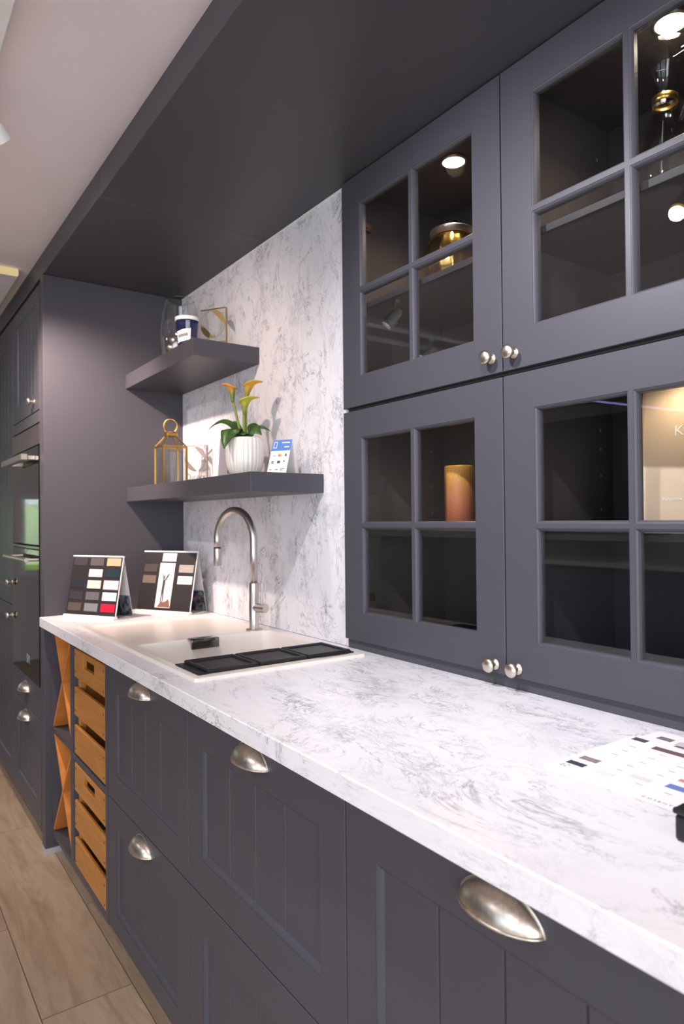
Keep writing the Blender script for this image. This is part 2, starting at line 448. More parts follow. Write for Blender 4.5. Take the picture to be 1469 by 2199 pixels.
def cup_pull(cx, z0, y, parent, a=.063, b=.034, c=.033):
    bm = B(); nu, nv = 28, 10
    def shell(s, o):
        rows = []
        for i in range(nu+1):
            u = pi*i/nu; k = sin(u)**1.15 if 0 < i < nu else 0
            rows.append([bm.verts.new(Vector((cx-(a-s)*cos(u), y-o-(c-s)*k*sin(pi/2*j/nv), z0+(b-s)*k*cos(pi/2*j/nv)))) for j in range(nv+1)])
        for i in range(nu):
            for j in range(nv): bm.faces.new((rows[i][j], rows[i+1][j], rows[i+1][j+1], rows[i][j+1]))
        return rows
    r0 = shell(0, 0); r1 = shell(.003, 0)
    for i in range(nu): bm.faces.new((r0[i][nv], r0[i+1][nv], r1[i+1][nv], r1[i][nv]))
    # rolled lip along the open lower edge
    lip = [Vector((cx-a*cos(pi*i/nu), y-.0005-c*(sin(pi*i/nu)**1.15 if 0 < i < nu else 0), z0)) for i in range(nu+1)]
    tube(bm, lip, .0018, 8)
    # flange against the front
    fl = [Vector((cx-a*1.02*cos(pi*i/nu), y-.001, z0+b*1.04*(sin(pi*i/nu)**1.15 if 0 < i < nu else 0))) for i in range(nu+1)]
    tube(bm, fl, .0016, 6)
    bmesh.ops.remove_doubles(bm, verts=bm.verts[:], dist=1e-6)
    return obj('cup_pull', bm, 'chrome', parent, auto=50)
def knob(cx, cz, y, parent, s=1):
    bm = B()
    prof = [(0, .001), (.0125, .001), (.0128, -.001), (.0115, -.0028), (.0095, -.0035), (.0085, -.005), (.0062, -.0065), (.0058, -.011), (.0072, -.0145), (.0125, -.0165), (.0155, -.0195), (.0162, -.023), (.0145, -.0268), (.0095, -.0295), (0, -.0308)]
    lathe(bm, [(r*s, h*s) for r, h in prof], (cx, y, cz), 28, 'y')
    return obj('knob', bm, 'knob', parent, auto=50)

# ------------------------------------------------------------------ base run
WA = .6226; XA = -2.1152
def carcass(bm, x0, x1, y0, y1, z0, z1, t=.018, top=False):
    box(bm, x0, x0+t, y0, y1, z0, z1); box(bm, x1-t, x1, y0, y1, z0, z1)
    box(bm, x0+t, x1-t, y0, y1, z0, z0+t); box(bm, x0+t, x1-t, y1-.008, y1, z0+t, z1)
    if top: box(bm, x0+t, x1-t, y0, y1-.008, z1-t, z1)
names = ['graphite base cabinet under the sink, right of the wooden crates', 'graphite base cabinet in the middle of the run, between sink unit and nearest unit', 'graphite base cabinet nearest the camera with a big cup pull']
for i in range(3):
    x0 = XA+i*WA; x1 = x0+WA
    t = empty('base_cabinet', names[i], 'cabinet', ((x0+x1)/2, YF, .08), group='drawer base cabinets under the worktop')
    if i == 0:
        bm = B(); box(bm, x0, x0+.018, YF+.021, -.03, .082, .8925); box(bm, x1-.018, x1, YF+.021, -.03, .082, .8925); box(bm, x0+.018, x1-.018, YF+.021, -.03, .082, .1)
        box(bm, x0+.018, x1-.018, -.038, -.03, .1, .70)
    else:
        bm = B(); carcass(bm, x0, x1, YF+.021, -.03, .082, .8925)
    obj('body', bm, 'carcass', t)
    g = .0014
    d = front('drawer', x0+g, x1-g, .4725, .886, (x0+.0853, x1-.0853), (.5634, .7881), YF, t)
    cup_pull((x0+x1)/2+.004, .8375, YF, d)
    d = front('drawer', x0+g, x1-g, .0835, .4698, (x0+.0853, x1-.0853), (.1545, .3815), YF, t)
    if i == 0: cup_pull((x0+x1)/2+.004, .4285, YF, d)
bm = B(); box(bm, -2.86, XE, -.49, -.475, 0, .081); tag(obj('plinth', bm, 'shadowgap'), 'dark recessed plinth board under the base cabinets', 'plinth')

# crate unit
xa, xb = -2.5555, -2.118
t = empty('crate_cabinet', 'narrow open graphite base unit holding two slatted wooden crates', 'cabinet', ((xa+xb)/2, YF, .08))
bm = B(); carcass(bm, xa, xb, YF-.0, -.03, .078, .8925, .026)
box(bm, xa+.026, xb-.026, YF, -.04, .4655, .4835); obj('body', bm, 'paint', t)
def crate(z0, pt, hh, lab):
    x0, x1 = -2.5165, -2.149
    t = empty('wooden_crate', lab, 'crate', ((x0+x1)/2, YF, z0), group='slatted wooden crates in the base unit')
    y0, y1 = YF+.001, -.1
    for k in range(3):
        za = z0+pt*k
        zb = za+hh
        bm = B()
        if k == 2:
            cx = (x0+x1)/2; cz = za+.064
            frame(bm, x0, x1, za, zb, [(cx-.066, cx+.066)], [(cz-.0155, cz+.0155)], lambda a, b, d: Vector((a, y0+d, b)), .012, [(.0015, 0), (0, .0015)], c=.002)
        else: box(bm, x0, x1, y0, y0+.012, za, zb, .002)
        s = obj('slat', bm, 'bamboo', t)
        for xx in (x0+.014, x1-.014):
            for zz in (za+.018, zb-.018): bm = B(); lathe(bm, [(0, -.0012), (.0035, -.001), (.0038, 0)], (xx, y0, zz), 10, 'y'); obj('screw', bm, 'ink', s)
        bm = B(); box(bm, x0, x0+.01, y0+.035, y1, za, zb, .001); box(bm, x1-.01, x1, y0+.035, y1, za, zb, .001); box(bm, x0, x1, y1, y1+.01, za, zb)
        obj('side_slat', bm, 'bamboo', t)
    for xx in (x0+.003, x1-.028):
        bm = B(); box(bm, xx, xx+.025, y0+.0125, y0+.034, z0, z0+.345, .001); obj('corner_post', bm, 'bamboo', t)
    bm = B(); box(bm, x0+.01, x1-.01, y0+.035, y1, z0, z0+.008); obj('base_board', bm, 'bamboo', t)
crate(.4895, .1335, .099, 'upper slatted wooden crate with hand hole, just below the worktop')
crate(.098, .1305, .098, 'lower slatted wooden crate with hand hole, near the floor')

# wine rack
xa, xb = XP+.001, -2.557
t = empty('wine_rack', 'narrow graphite unit with two orange wood X dividers at the end of the run', 'wine rack', ((xa+xb)/2, YF, .08))
bm = B(); box(bm, xa, xa+.012, YF, -.03, .078, .8925); box(bm, xb-.012, xb, YF, -.03, .078, .8925)
box(bm, xa+.012, xb-.012, YF, -.03, .078, .096); box(bm, xa+.012, xb-.012, YF+.001, -.03, .48, .498); box(bm, xa+.012, xb-.012, -.04, -.03, .096, .8925)
obj('body', bm, 'paint', t)
for z0, z1 in ((.0965, .4795), (.4985, .892)):
    for s in (0, 1):
        p = Vector((xa+.0125, 0, z0 if s else z1)); q = Vector((xb-.0125, 0, z1 if s else z0))
        d = (q-p).normalized(); n = Vector((-d.z, 0, d.x))*.005
        bm = B(); y0, y1 = YF+(.004 if s else .006), -.042
        k = .006
        poly = [p+d*k+n, q-d*k+n, q-d*k-n, p+d*k-n]
        a = [bm.verts.new(v+Vector((0, y0, 0))) for v in poly]; b = [bm.verts.new(v+Vector((0, y1, 0))) for v in poly]
        bm.faces.new(a); bm.faces.new(b[::-1])
        for i in range(4): bm.faces.new((a[i], a[(i+1) % 4], b[(i+1) % 4], b[i]))
        obj('divider', bm, 'ply', t)

# ------------------------------------------------------------------ tall units
t = empty('tall_cabinet', 'tall graphite oven housing with boarded top door and two drawers with cup pulls', 'cabinet', (-3.225, YP, .08))
x0, x1 = -3.5245, -2.926
bm = B(); box(bm, x0, x0+.018, YP+.021, .39, .08, 2.262); box(bm, x1-.016, x1, YP+.0, .39, .08, 2.262); box(bm, x0+.018, x1-.016, .38, .39, .08, 2.262)
for z in (.62, 1.20, 1.725, 2.244, .08): box(bm, x0+.018, x1-.016, YP+.03, .38, z, z+.016)
obj('body', bm, 'carcass', t)
d = front('door', x0+.002, x1-.018, 1.757, 2.262, (-3.425, -3.005), (1.84, 2.185), YP, t, 6); knob(-3.045, 1.80, YP, d)
bm = B(); box(bm, x0+.002, x1-.018, YP, YP+.018, 1.706, 1.753, .001); obj('filler_panel', bm, 'paint', t)
d = front('drawer', x0+.002, x1-.018, .507, .63, (-3.44, -3.03), (.545, .59), YP, t, 1, .02) if 0 else None
bm = B(); box(bm, x0+.002, x1-.018, YP, YP+.02, .505, .632, .0015); d = obj('drawer', bm, 'paint', t); cup_pull(-3.235, .575, YP, d)
d = front('drawer', x0+.002, x1-.018, .085, .502, (-3.44, -3.03), (.165, .41), YP, t, 4); cup_pull(-3.235, .452, YP, d)
t = empty('tall_cabinet', 'tall graphite cupboard at the far left with one long door over a shorter one', 'cabinet', (-3.83, YP, .08))
bm = B(); box(bm, -4.14, -3.527, YP+.021, .39, .08, 2.262); obj('body', bm, 'carcass', t)
d = front('door', -4.138, -3.529, .911, 2.262, (-4.04, -3.625), (1.0, 2.165), YP, t, 5); knob(-3.553, 1.02, YP, d)
d = front('door', -4.138, -3.529, .085, .907, (-4.04, -3.625), (.165, .82), YP, t, 5); knob(-3.553, .862, YP, d)
bm = B(); box(bm, -4.138, -2.93, YP+.06, YP+.075, 0, .079); tag(obj('plinth', bm, 'shadowgap'), 'dark recessed plinth board under the tall cabinets', 'plinth')
bm = B(); box(bm, -5.2, -4.142, YP+.001, .39, .08, 2.262, .002); box(bm, -5.2, -4.142, YP+.06, .3, 0, .08)
tag(obj('filler_cabinet', bm, 'paint'), 'plain graphite housing beyond the last tall cupboard', 'cabinet')

# ovens
def oven(name, label, z0, z1, zp, handle, hz):
    t = empty(name, label, 'oven', (-3.23, YP, z0))
    bm = B(); box(bm, -3.505, -2.944, YP+.031, -.1, z0+.02, z1-.003); obj('body', bm, 'black', t)
    bm = B(); box(bm, -3.52, -2.944, YP-.004, YP+.02, z0+.002, zp-.003, .002); d = obj('door', bm, 'blackgloss', t)
    bm = B(); box(bm, -3.52, -2.944, YP-.004, YP+.02, zp, z1-.001, .002); obj('control_panel', bm, 'darkpanel', t)
    if handle == 'bar':
        bm = B(); box(bm, -3.46, -2.99, YP-.062, YP-.035, hz-.013, hz+.013, .003)
        for xx in (-3.44, -3.03): box(bm, xx, xx+.02, YP-.036, YP-.003, hz-.009, hz+.009, .002)
        o = obj('handle', bm, 'steel', d)
    else:
        bm = B(); tube(bm, [(-3.48, YP-.045, hz), (-2.975, YP-.045, hz)], .009, 14)
        for xx in (-3.45, -3.0): cyl(bm, (xx, YP-.045, hz), (xx, YP-.003, hz), .006)
        o = obj('handle', bm, 'steel', d)
    return t, d
M['darkpanel'] = mat('oven_panel', (70, 66, 68), .12, .3)
oven('oven', 'compact black glass oven, upper of the two, with chunky bar handle', 1.205, 1.70, 1.615, 'bar', 1.565)
t, d = oven('oven', 'black glass oven, lower of the two, above the cup-pull drawers', .636, 1.202, 1.19, 'rod', 1.147)
text('oven_letters', 'SM', .055, 'letters', d, Matrix.Translation(Vector((-3.20, YP-.0045, .70))-Vector((-3.23, YP, .636))) @ Matrix.Rotation(radians(90), 4, 'X'))  # faintly emissive letters on the lower oven glass

# ------------------------------------------------------------------ glazed wall cabinets
OZ_U = [(1.7094, 1.935), (1.958, 2.1886)]
OZ_L = [(1.0414, 1.2725), (1.294, 1.525)]
lab = {(0, 1): 'upper glazed cabinet with gold ribbed jar, beside the marble splashback', (0, 0): 'lower glazed cabinet with orange pillar candle, beside the marble splashback',
       (1, 1): 'upper glazed cabinet with glass carafe, at the right edge', (1, 0): 'lower glazed cabinet with beige card board standing inside, at the right edge'}
for i in range(2):
    for k in (0, 1):
        x0 = XU+i*WU; x1 = x0+WU
        z0, z1 = ((.9565, 1.6119), (1.6164, ZS-.004))[k]
        OZ = (OZ_L, OZ_U)[k]
        t = empty('glazed_cabinet', lab[(i, k)], 'cabinet', ((x0+x1)/2, YD, z0), group='glazed cabinets over the worktop')
        bm = B(); cz0 = .9575 if k == 0 else 1.6155; cz1 = 1.6135 if k == 0 else ZS-.002
        y0, y1 = YD+.0215, .372; th = .016
        box(bm, x0+.0005, x0+th, y0, y1, cz0, cz1); box(bm, x1-th, x1-.0005, y0, y1, cz0, cz1)
        box(bm, x0+th, x1-th, y0, y1, cz0, cz0+th); box(bm, x0+th, x1-th, y0, y1, cz1-th, cz1); box(bm, x0+th, x1-th, y1-.008, y1, cz0+th, cz1-th)
        obj('body', bm, 'carcass', t)
        bm = B(); xm = (x0+x1)/2
        frame(bm, x0+.0016, x1-.0016, z0+(.001 if k == 0 else .0035), z1-(.003 if k == 0 else .001), [(x0+.0847+.006, xm-.011), (xm+.011, x1-.0847-.006)], OZ, lambda a, b, d: Vector((a, YD+d, b)), .02, RM)
        d = obj('door', bm, 'paint', t)
        for (p, q) in ((x0+.0847, xm-.0085), (xm+.0085, x1-.0847)):
            for (r, s) in OZ:
                bm = B(); box(bm, p-.002, q+.002, YD+.011, YD+.0145, r-.004, s+.004); obj('glass_pane', bm, 'pane', d)
        kx = x1-.031 if i == 0 else x0+.033
        knob(kx, 1.655 if k else .9775, YD, d)
        # hinges on the hinge side, seen through the panes
        hx = x0+th if i == 0 else x1-th
        sg = 1 if i == 0 else -1
        for hz in (z0+.115, z1-.115):
            bm = B(); cyl(bm, (hx, .052, hz), (hx+sg*.022, .052, hz), .008); box(bm, min(hx, hx+sg*.012), max(hx, hx+sg*.012), .03, .075, hz-.012, hz+.012, .002)
            box(bm, hx+sg*.010-.009, hx+sg*.010+.009, YD+.024, .055, hz-.007, hz+.007, .002); obj('hinge', bm, 'bronze', t)
        for q in range(4):
            zz = z1-.10-q*(.037+.009*q)
            bm = B(); lathe(bm, [(0, .0), (.0038, .001), (.004, .0015)], (x0+th-.0005, .312, zz), 10, 'x'); obj('shelf_pin', bm, 'steel', t)
        # shelf
        sz = (1.270, 1.918)[k]
        bm = B(); box(bm, x0+th+.0003, x1-th-.0003, .015, y1-.0083, sz-.016, sz, .001); obj('shelf', bm, 'shelfdark', t)
        if k == 1 or 1:
            lx, ly = ((-1.314, .139), (-.702, .123))[i]
            lz = cz1-th
            if k == 1:
                bm = B(); lathe(bm, [(.036, 0), (.036, -.004), (.031, -.006), (.029, -.004)], (lx, ly, lz), 32); dl = obj('downlight', bm, 'steel', t, smooth=True)
                bm = B(); lathe(bm, [(0, -.0052), (.0295, -.0052)], (lx, ly, lz), 32); obj('lens', bm, 'led', dl)
            l = bpy.data.lights.new('cabinet_led', 'SPOT'); l.energy = (5.5 if k else 1.9)*((1.25 if k else .5) if i else 1); l.color = (1, .8, .55); l.spot_size = radians(150); l.spot_blend = .6; l.shadow_soft_size = .025
            lo = bpy.data.objects.new('cabinet_led', l); COL.objects.link(lo); lo.location = (lx, ly, lz-.015)
            if k == 0:
                bm = B(); lathe(bm, [(.032, 0), (.032, -.003), (.027, -.005), (0, -.005)], (lx, ly, lz), 32); dl = obj('downlight', bm, 'steel', t, smooth=True)
                bm = B(); lathe(bm, [(0, -.0062), (.022, -.0062)], (lx, ly, lz), 24); obj('lens', bm, 'led', dl)
bm = B(); box(bm, XU+.004, XU+2*WU, -.0074, .012, ZT+.0005, .9572)
tag(obj('base_rail', bm, 'paint'), 'graphite rail between the worktop and the glazed cabinets', 'rail')
bm = B(); box(bm, XU+2*WU+.001, XE, YD, .39, ZT+.001, ZS-.001); struct('trim_4', bm, 'paint')

# ------------------------------------------------------------------ contents of the glazed cabinets
t = empty('glass_jar', 'ribbed gold glass jar with silver rim in the upper cabinet', 'jar', (-1.36, .175, 1.9185))
bm = B(); c = (-1.36, .175, 1.9185)
rib = lambda a, k: 1+.035*abs(cos(8*a))
lathe(bm, [(0, .001), (.045, .001), (.062, .012), (.083, .045), (.090, .08), (.084, .115), (.066, .145), (.055, .158), (.055, .163)], c, 64, mod=rib)
obj('bowl', bm, 'amber', t, smooth=True)
bm = B(); lathe(bm, [(0, .004), (.04, .004), (.058, .014), (.078, .045), (.085, .08), (.079, .113), (.061, .142), (.052, .156)], c, 64, mod=rib); obj('liner', bm, mat('mercury_gold', (226, 188, 110), .2, 1), t, smooth=True)
bm = B(); lathe(bm, [(.050, .16), (.057, .16), (.0575, .168), (.0605, .170), (.0605, .175), (.055, .175), (.052, .170), (.052, .16)], c, 48); obj('rim', bm, 'steel', t, smooth=True)

M['candle'] = mat('candle_wax', (196, 118, 56), .45)
def candlemat():
    mt = M['candle']; tc = N(mt, 'TexCoord'); sp = N(mt, 'SeparateXYZ'); L(mt, tc.outputs['Generated'], sp.inputs[0])
    n = noise(mt, pos(mt), 330, 4, .75); g = math_(mt, 'ADD', sp.outputs['Z'], math_(mt, 'MULTIPLY', math_(mt, 'SUBTRACT', n, .5), 1.3))
    L(mt, ramp(mt, g, [(.1, srgb((176, 92, 62))), (.5, srgb((206, 128, 84))), (.8, srgb((214, 150, 70))), (1, srgb((250, 196, 90)))]), bsdf(mt).inputs['Base Color'])  # brighter top end: glow under the downlight put into the wax colour
    bsdf(mt).inputs['Subsurface Weight'].default_value = .3; bsdf(mt).inputs['Subsurface Radius'].default_value = (.02, .01, .004)
candlemat()
bm = B(); lathe(bm, [(0, .0005), (.0375, .0005), (.039, .003), (.039, .168), (.0375, .171), (.034, .17), (.028, .1665), (0, .1655)], (-1.322, .155, 1.2705), 48)
t = empty('pillar_candle', 'tall orange pillar candle with glow coloured into its top in the lower cabinet', 'candle', (-1.322, .155, 1.2705))
obj('wax', bm, 'candle', t, auto=40)
bm = B(); tube(bm, [(-1.322, .155, 1.436), (-1.3215, .156, 1.446)], .001, 6); obj('wick', bm, 'ink', t)

t = empty('glass_carafe', 'waisted clear glass coffee carafe in the upper right cabinet', 'carafe', (-.735, .155, 1.9185))
c = (-.735, .155, 1.9185)
bm = B(); lathe(bm, [(0, .002), (.05, .002), (.064, .012), (.066, .04), (.056, .1), (.036, .165), (.022, .205), (.0215, .225), (.03, .255), (.046, .30), (.050, .318), (.0485, .318), (.028, .255), (.0195, .225), (.0195, .205), (.034, .165), (.054, .1), (.063, .04), (.048, .006), (0, .006)], c, 48)
obj('body', bm, 'clear', t, smooth=True)
bm = B(); tube(bm, [(c[0]+.03, c[1]-.02, c[2]+.285), (c[0]+.07, c[1]-.045, c[2]+.27), (c[0]+.085, c[1]-.055, c[2]+.23), (c[0]+.07, c[1]-.045, c[2]+.18), (c[0]+.04, c[1]-.02, c[2]+.15)], .004, 10); obj('handle', bm, 'clear', t, smooth=True)
bm = B(); lathe(bm, [(.0225, .208), (.0245, .209), (.0245, .222), (.0225, .223)], c, 32); obj('collar', bm, 'brass', t, smooth=True)

# beige board leaning in the lower right cabinet
t = empty('display_board', 'beige printed board with letter K leaning in the lower right cabinet', 'board', (-.79, .12, 1.2705), radians(8))
tl = Matrix.Rotation(radians(-9), 4, 'X')
bm = B(); box(bm, 0, .30, 0, .004, .0008, .30, .0005, T=tl); obj('panel', bm, 'cream', t, world=False)
TX = tl @ Matrix.Translation((0, -.0006, 0)) @ Matrix.Rotation(radians(90), 4, 'X')
text('lettering', 'K', .03, 'white', t, TX @ Matrix.Translation((.066, .193, 0)))
text('lettering', 'Perspectiv', .009, 'white', t, TX @ Matrix.Translation((.05, .062, 0)))
bm = B(); box(bm, 0, .006, -.0003, .0043, .001, .30, T=tl); o = obj('edge_band', bm, colmat((196, 160, 120)), t, world=False)

# ------------------------------------------------------------------ shelves
def shelf(label, x1, z0, z1, loc):
    bm = B(); box(bm, XP+.0005, x1, -.252, -.0005, z0, z1, .0012, 2)
    tag(obj('wall_shelf', bm, 'paint'), label, 'shelf', 'thick floating shelves on the splashback')
shelf('upper thick graphite floating shelf, shorter, in the corner against the end panel', -2.1538, 1.8575, 1.9169, 0)
shelf('lower thick graphite floating shelf, longer, holding lantern and plant', -1.747, 1.383, 1.4406, 0)
Z1, Z2 = 1.9169, 1.4406

# vase
c = (-2.575, -.125, Z1+.0005)
t = empty('glass_vase', 'large clear glass hurricane vase with ornaments inside on the upper shelf', 'vase', c)
bm = B(); lathe(bm, [(0, .001), (.055, .001), (.064, .006), (.071, .04), (.078, .09), (.077, .14), (.070, .2), (.058, .252), (.0545, .262), (.053, .262), (.056, .252), (.068, .2), (.075, .14), (.076, .09), (.069, .04), (.062, .009), (0, .006)], c, 56)
obj('glass', bm, 'clear', t, smooth=True)
orn = [(-.030, -.022, 0, .020, 'chrome', 'low at the left'), (.004, -.038, 0, .020, 'white', 'low at the front'), (.036, -.010, 0, .020, 'chrome', 'low at the right'), (-.004, .030, 0, .020, 'black', 'low at the back'),
       (-.036, -.012, .040, .019, 'bronze', 'on the left of the second layer'), (-.006, -.036, .042, .018, 'chrome', 'at the front of the second layer'), (.030, -.026, .041, .018, 'white', 'on the right of the second layer'), (.020, .020, .041, .020, 'chrome', 'at the back of the second layer'),
       (-.016, -.022, .076, .017, 'chrome', 'on top at the left'), (.020, -.008, .077, .016, 'navy', 'on top at the right')]
for dx, dy, dz, r, mm, wh in orn:
    bm = B(); bmesh.ops.create_icosphere(bm, subdivisions=3, radius=r, matrix=Matrix.Translation((c[0]+dx, c[1]+dy, c[2]+.0075+r+dz)))
    tag(obj('ornament_ball', bm, mm, smooth=True), ('%s ornament ball inside the glass vase, ' % {'chrome': 'silver', 'navy': 'navy'}.get(mm, mm))+wh, 'ornament', 'ornament balls in the vase')
# navy tin
c = (-2.352, -.19, Z1+.0005)
t = empty('navy_cup', 'small navy blue cup with white rim and paper label on the upper shelf', 'cup', c)
bm = B(); lathe(bm, [(0, 0), (.031, 0), (.033, .003), (.0405, .112), (.039, .112), (.032, .006), (0, .004)], c, 40); obj('body', bm, 'navy', t, smooth=True)
bm = B(); lathe(bm, [(0, .124), (.038, .124), (.0435, .121), (.0435, .110), (.0415, .108), (.0395, .110)], c, 40); obj('lid', bm, 'white', t, auto=40)
# paper label wrapped on the cup, facing the room
def wrap(bm, c, r0, r1, z0, z1, a0, a1, n=14, off=.0006, tilt=0):
    rows = []
    for i in range(n+1):
        a = a0+(a1-a0)*i/n; tz = tilt*(i/n-.5)
        rows.append([bm.verts.new(Vector((c[0]+(r+off)*cos(a), c[1]+(r+off)*sin(a), c[2]+z+tz))) for r, z in ((r0, z0), (r1, z1))])
    for p, q in zip(rows, rows[1:]): bm.faces.new((p[0], q[0], q[1], p[1]))
fa = math.atan2(-1.165+.19, 2.352)   # direction to the camera
bm = B(); wrap(bm, c, .0352, .0382, .03, .072, fa-1.15, fa+.35, tilt=.012); lb = obj('label', bm, 'paper', t)
bm = B()
for k in range(7): wrap(bm, c, .0365, .0372, .043+.001*k, .053+.001*k, fa-.9+k*.14, fa-.9+k*.14+.09, 2, .0012)
obj('print', bm, 'ink', lb)
bm = B(); wrap(bm, c, .0385, .040, .075, .104, fa-.12, fa+.25, 6, .0008); obj('badge', bm, colmat((120, 140, 150)), lb)

# clear plaques
def plaque(label, loc, rz, w, h, film, textmat, band=False):
    t = empty('clear_plaque', label, 'plaque', loc, rz, 'clear award plaques on the shelves')
    bm = B(); box(bm, -w/2, w/2, 0, .010, .0003, h, .0006); obj('acrylic_block', bm, 'acryl', t, world=False)
    bm = B(); box(bm, -w/2, w/2, -.0005, .0105, h-.0008, h+.0004); box(bm, w/2-.0006, w/2+.0005, -.0005, .0105, 0, h); obj('edge_line', bm, textmat, t, world=False)
    # ring with two leaf shaped halves
    bm = B(); R = w*.47; cz = h-R-.005; n = 26
    for sgn in (1, -1):
        a0 = radians(-8) if sgn > 0 else radians(172)
        arc = [a0+radians(105)*i/n for i in range(n+1)]
        pts = [(R*cos(a), R*sin(a)) for a in arc]
        p0, p1 = Vector(pts[0]), Vector(pts[-1]); inner = []
        for i in range(n+1):
            f = i/n; q = p0.lerp(p1, f); inner.append((q.x-0*f, q.y))
        for i in range(n):
            bm.faces.new([bm.verts.new(Vector((p[0], -.0012, cz+p[1]))) for p in (pts[i], pts[i+1], inner[i+1], inner[i])])
    tube(bm, [Vector((R*cos(2*pi*i/48), -.0012, cz+R*sin(2*pi*i/48))) for i in range(49)], .0006, 5)
    obj('ring_emblem', bm, film, t, world=False)
    if band: bm = B(); box(bm, -w*.48, w*.48, -.0007, 0, .001, h*.30, .0003); obj('base_band', bm, film, t, world=False)
    text('lettering', 'Direct', w*.36, 'paper' if band else textmat, t, Matrix.Translation((-w*.46, -.001, h*.15)) @ Matrix.Rotation(radians(90), 4, 'X'))
    return t
plaque('clear plaque with gold ring emblem on the upper shelf, right of the navy cup', (-2.36, -.085, Z1), radians(33), .112, .178, 'goldfilm', 'goldfilm', True)
M['greyfilm'] = mat('grey_film', (140, 126, 128), .5)
plaque('clear plaque with grey ring emblem on the lower shelf, behind the lantern', (-2.60, -.055, Z2), radians(33), .106, .165, 'greyfilm', 'greyfilm')
# grey card behind the pot
t = empty('framed_card', 'grey card with black print standing behind the plant pot', 'card', (-2.30, -.05, Z2), radians(28))
tl = Matrix.Rotation(radians(-6), 4, 'X')
bm = B(); box(bm, -.055, .055, 0, .003, .0005, .172, .0004, T=tl); obj('card', bm, colmat((140, 134, 144)), t, world=False)
bm = B(); box(bm, -.012, .05, -.0006, 0, .085, .15, T=tl); box(bm, -.012, .05, -.0006, 0, .035, .048, T=tl); box(bm, -.02, .05, -.0006, 0, .02, .022, T=tl); obj('print', bm, 'ink', t, world=False)

# lantern
t = empty('brass_lantern', 'brass framed glass lantern with ring handle on the lower shelf', 'lantern', (-2.66, -.15, Z2))
cx, cy, s = -2.622, -.151, .0475; zb = Z2+.0005; zs = 1.595; zn = 1.638; r2 = .017
bm = B()
for a in (-1, 1):
    for b in (-1, 1):
        box(bm, cx+a*s-.0035, cx+a*s+.0035, cy+b*s-.0035, cy+b*s+.0035, zb, zs)
        tube(bm, [(cx+a*s, cy+b*s, zs), (cx+a*r2, cy+b*r2, zn)], .0035, 6)
for z in (zb+.004, zs):
    for a in (-1, 1):
        box(bm, cx-s, cx+s, cy+a*s-.003, cy+a*s+.003, z-.0035, z+.0035); box(bm, cx+a*s-.003, cx+a*s+.003, cy-s, cy+s, z-.0035, z+.0035)
box(bm, cx-s, cx+s, cy-s, cy+s, zb, zb+.003)
obj('frame', bm, 'brass', t)
bm = B(); box(bm, cx-.021, cx+.021, cy-.021, cy+.021, zn, zn+.014, .002); lathe(bm, [(.014, .014), (.014, .019), (0, .02)], (cx, cy, zn), 16); obj('cap', bm, 'brass', t)
bm = B(); d = Vector((Rv.x, Rv.y, 0)).normalized(); rr = .027
tube(bm, [Vector((cx, cy, zn+.016+.026))+d*rr*cos(a)+Vector((0, 0, rr*sin(a))) for a in [radians(-52+284*i/30) for i in range(31)]], .0032, 10)
for sg in (-1, 1):
    bmesh.ops.create_icosphere(bm, subdivisions=2, radius=.0055, matrix=Matrix.Translation(Vector((cx, cy, zn+.016+.004))+d*sg*.019))
obj('ring_handle', bm, 'brass', t, smooth=True)
for (ax, sg) in (('x', -1), ('x', 1), ('y', -1), ('y', 1)):
    bm = B()
    if ax == 'x': box(bm, cx+sg*s-.0006, cx+sg*s+.0006, cy-s+.004, cy+s-.004, zb+.008, zs-.004)
    else: box(bm, cx-s+.004, cx+s-.004, cy+sg*s-.0006, cy+sg*s+.0006, zb+.008, zs-.004)
    obj('glass_pane', bm, 'clear', t)

# plant
pc = Vector((-2.03, -.125, Z2+.0005)); RH = Vector((.577, .817, 0)); FH = Vector((-.817, .577, 0))
t = empty('potted_calla', 'potted calla lily with three yellow-green blooms in a fluted white pot', 'plant', pc)
flute = lambda a, k: 1+(.04*abs(sin(13*a)) if 1 < k < 9 else 0)
bm = B(); lathe(bm, [(0, 0), (.034, 0), (.040, .003), (.050, .018), (.0575, .04), (.0605, .065), (.0605, .095), (.0585, .120), (.0575, .1265), (.0565, .130), (.0545, .130), (.053, .12), (.053, .112), (0, .112)], pc, 168, mod=flute)
obj('pot', bm, 'pot', t, smooth=True)
bm = B(); lathe(bm, [(.0525, .113), (.03, .117), (0, .118)], pc, 32); obj('soil', bm, 'soil', t)
def P(l, f, z): return pc+RH*l+FH*f+Vector((0, 0, z))
def bez(p0, p1, p2, n):
    return [((1-k/n)**2)*p0+2*(1-k/n)*(k/n)*p1+((k/n)**2)*p2 for k in range(n+1)]
def leaf(p0, p1, p2, w, side, name='leaf'):
    bm = B(); n = 14; pts = bez(p0, p1, p2, n); rows = []
    for i, p in enumerate(pts):
        tt = (pts[min(i+1, n)]-pts[max(i-1, 0)]).normalized()
        sd = (side-tt*side.dot(tt)).normalized(); nn = tt.cross(sd).normalized()
        f = i/n; ww = w*(sin(pi*min(1, f**.8*.98+.02))**.8)*(1-.15*f)+.0012
        rows.append([bm.verts.new(p+sd*ww*u+nn*(-abs(u)**1.5*ww*.35)) for u in (-1, -.5, 0, .5, 1)])
    for a, b in zip(rows, rows[1:]):
        for k in range(4): bm.faces.new((a[k], b[k], b[k+1], a[k+1]))
    o = obj(name, bm, 'leafg', t, smooth=True)
    md = o.modifiers.new('s', 'SOLIDIFY'); md.thickness = .0007
Zu = Vector((0, 0, 1))
leaf(P(-.008, 0, .12), P(-.055, -.02, .215), P(-.112, -.035, .155), .022, RH*.3+Zu*.4+FH)
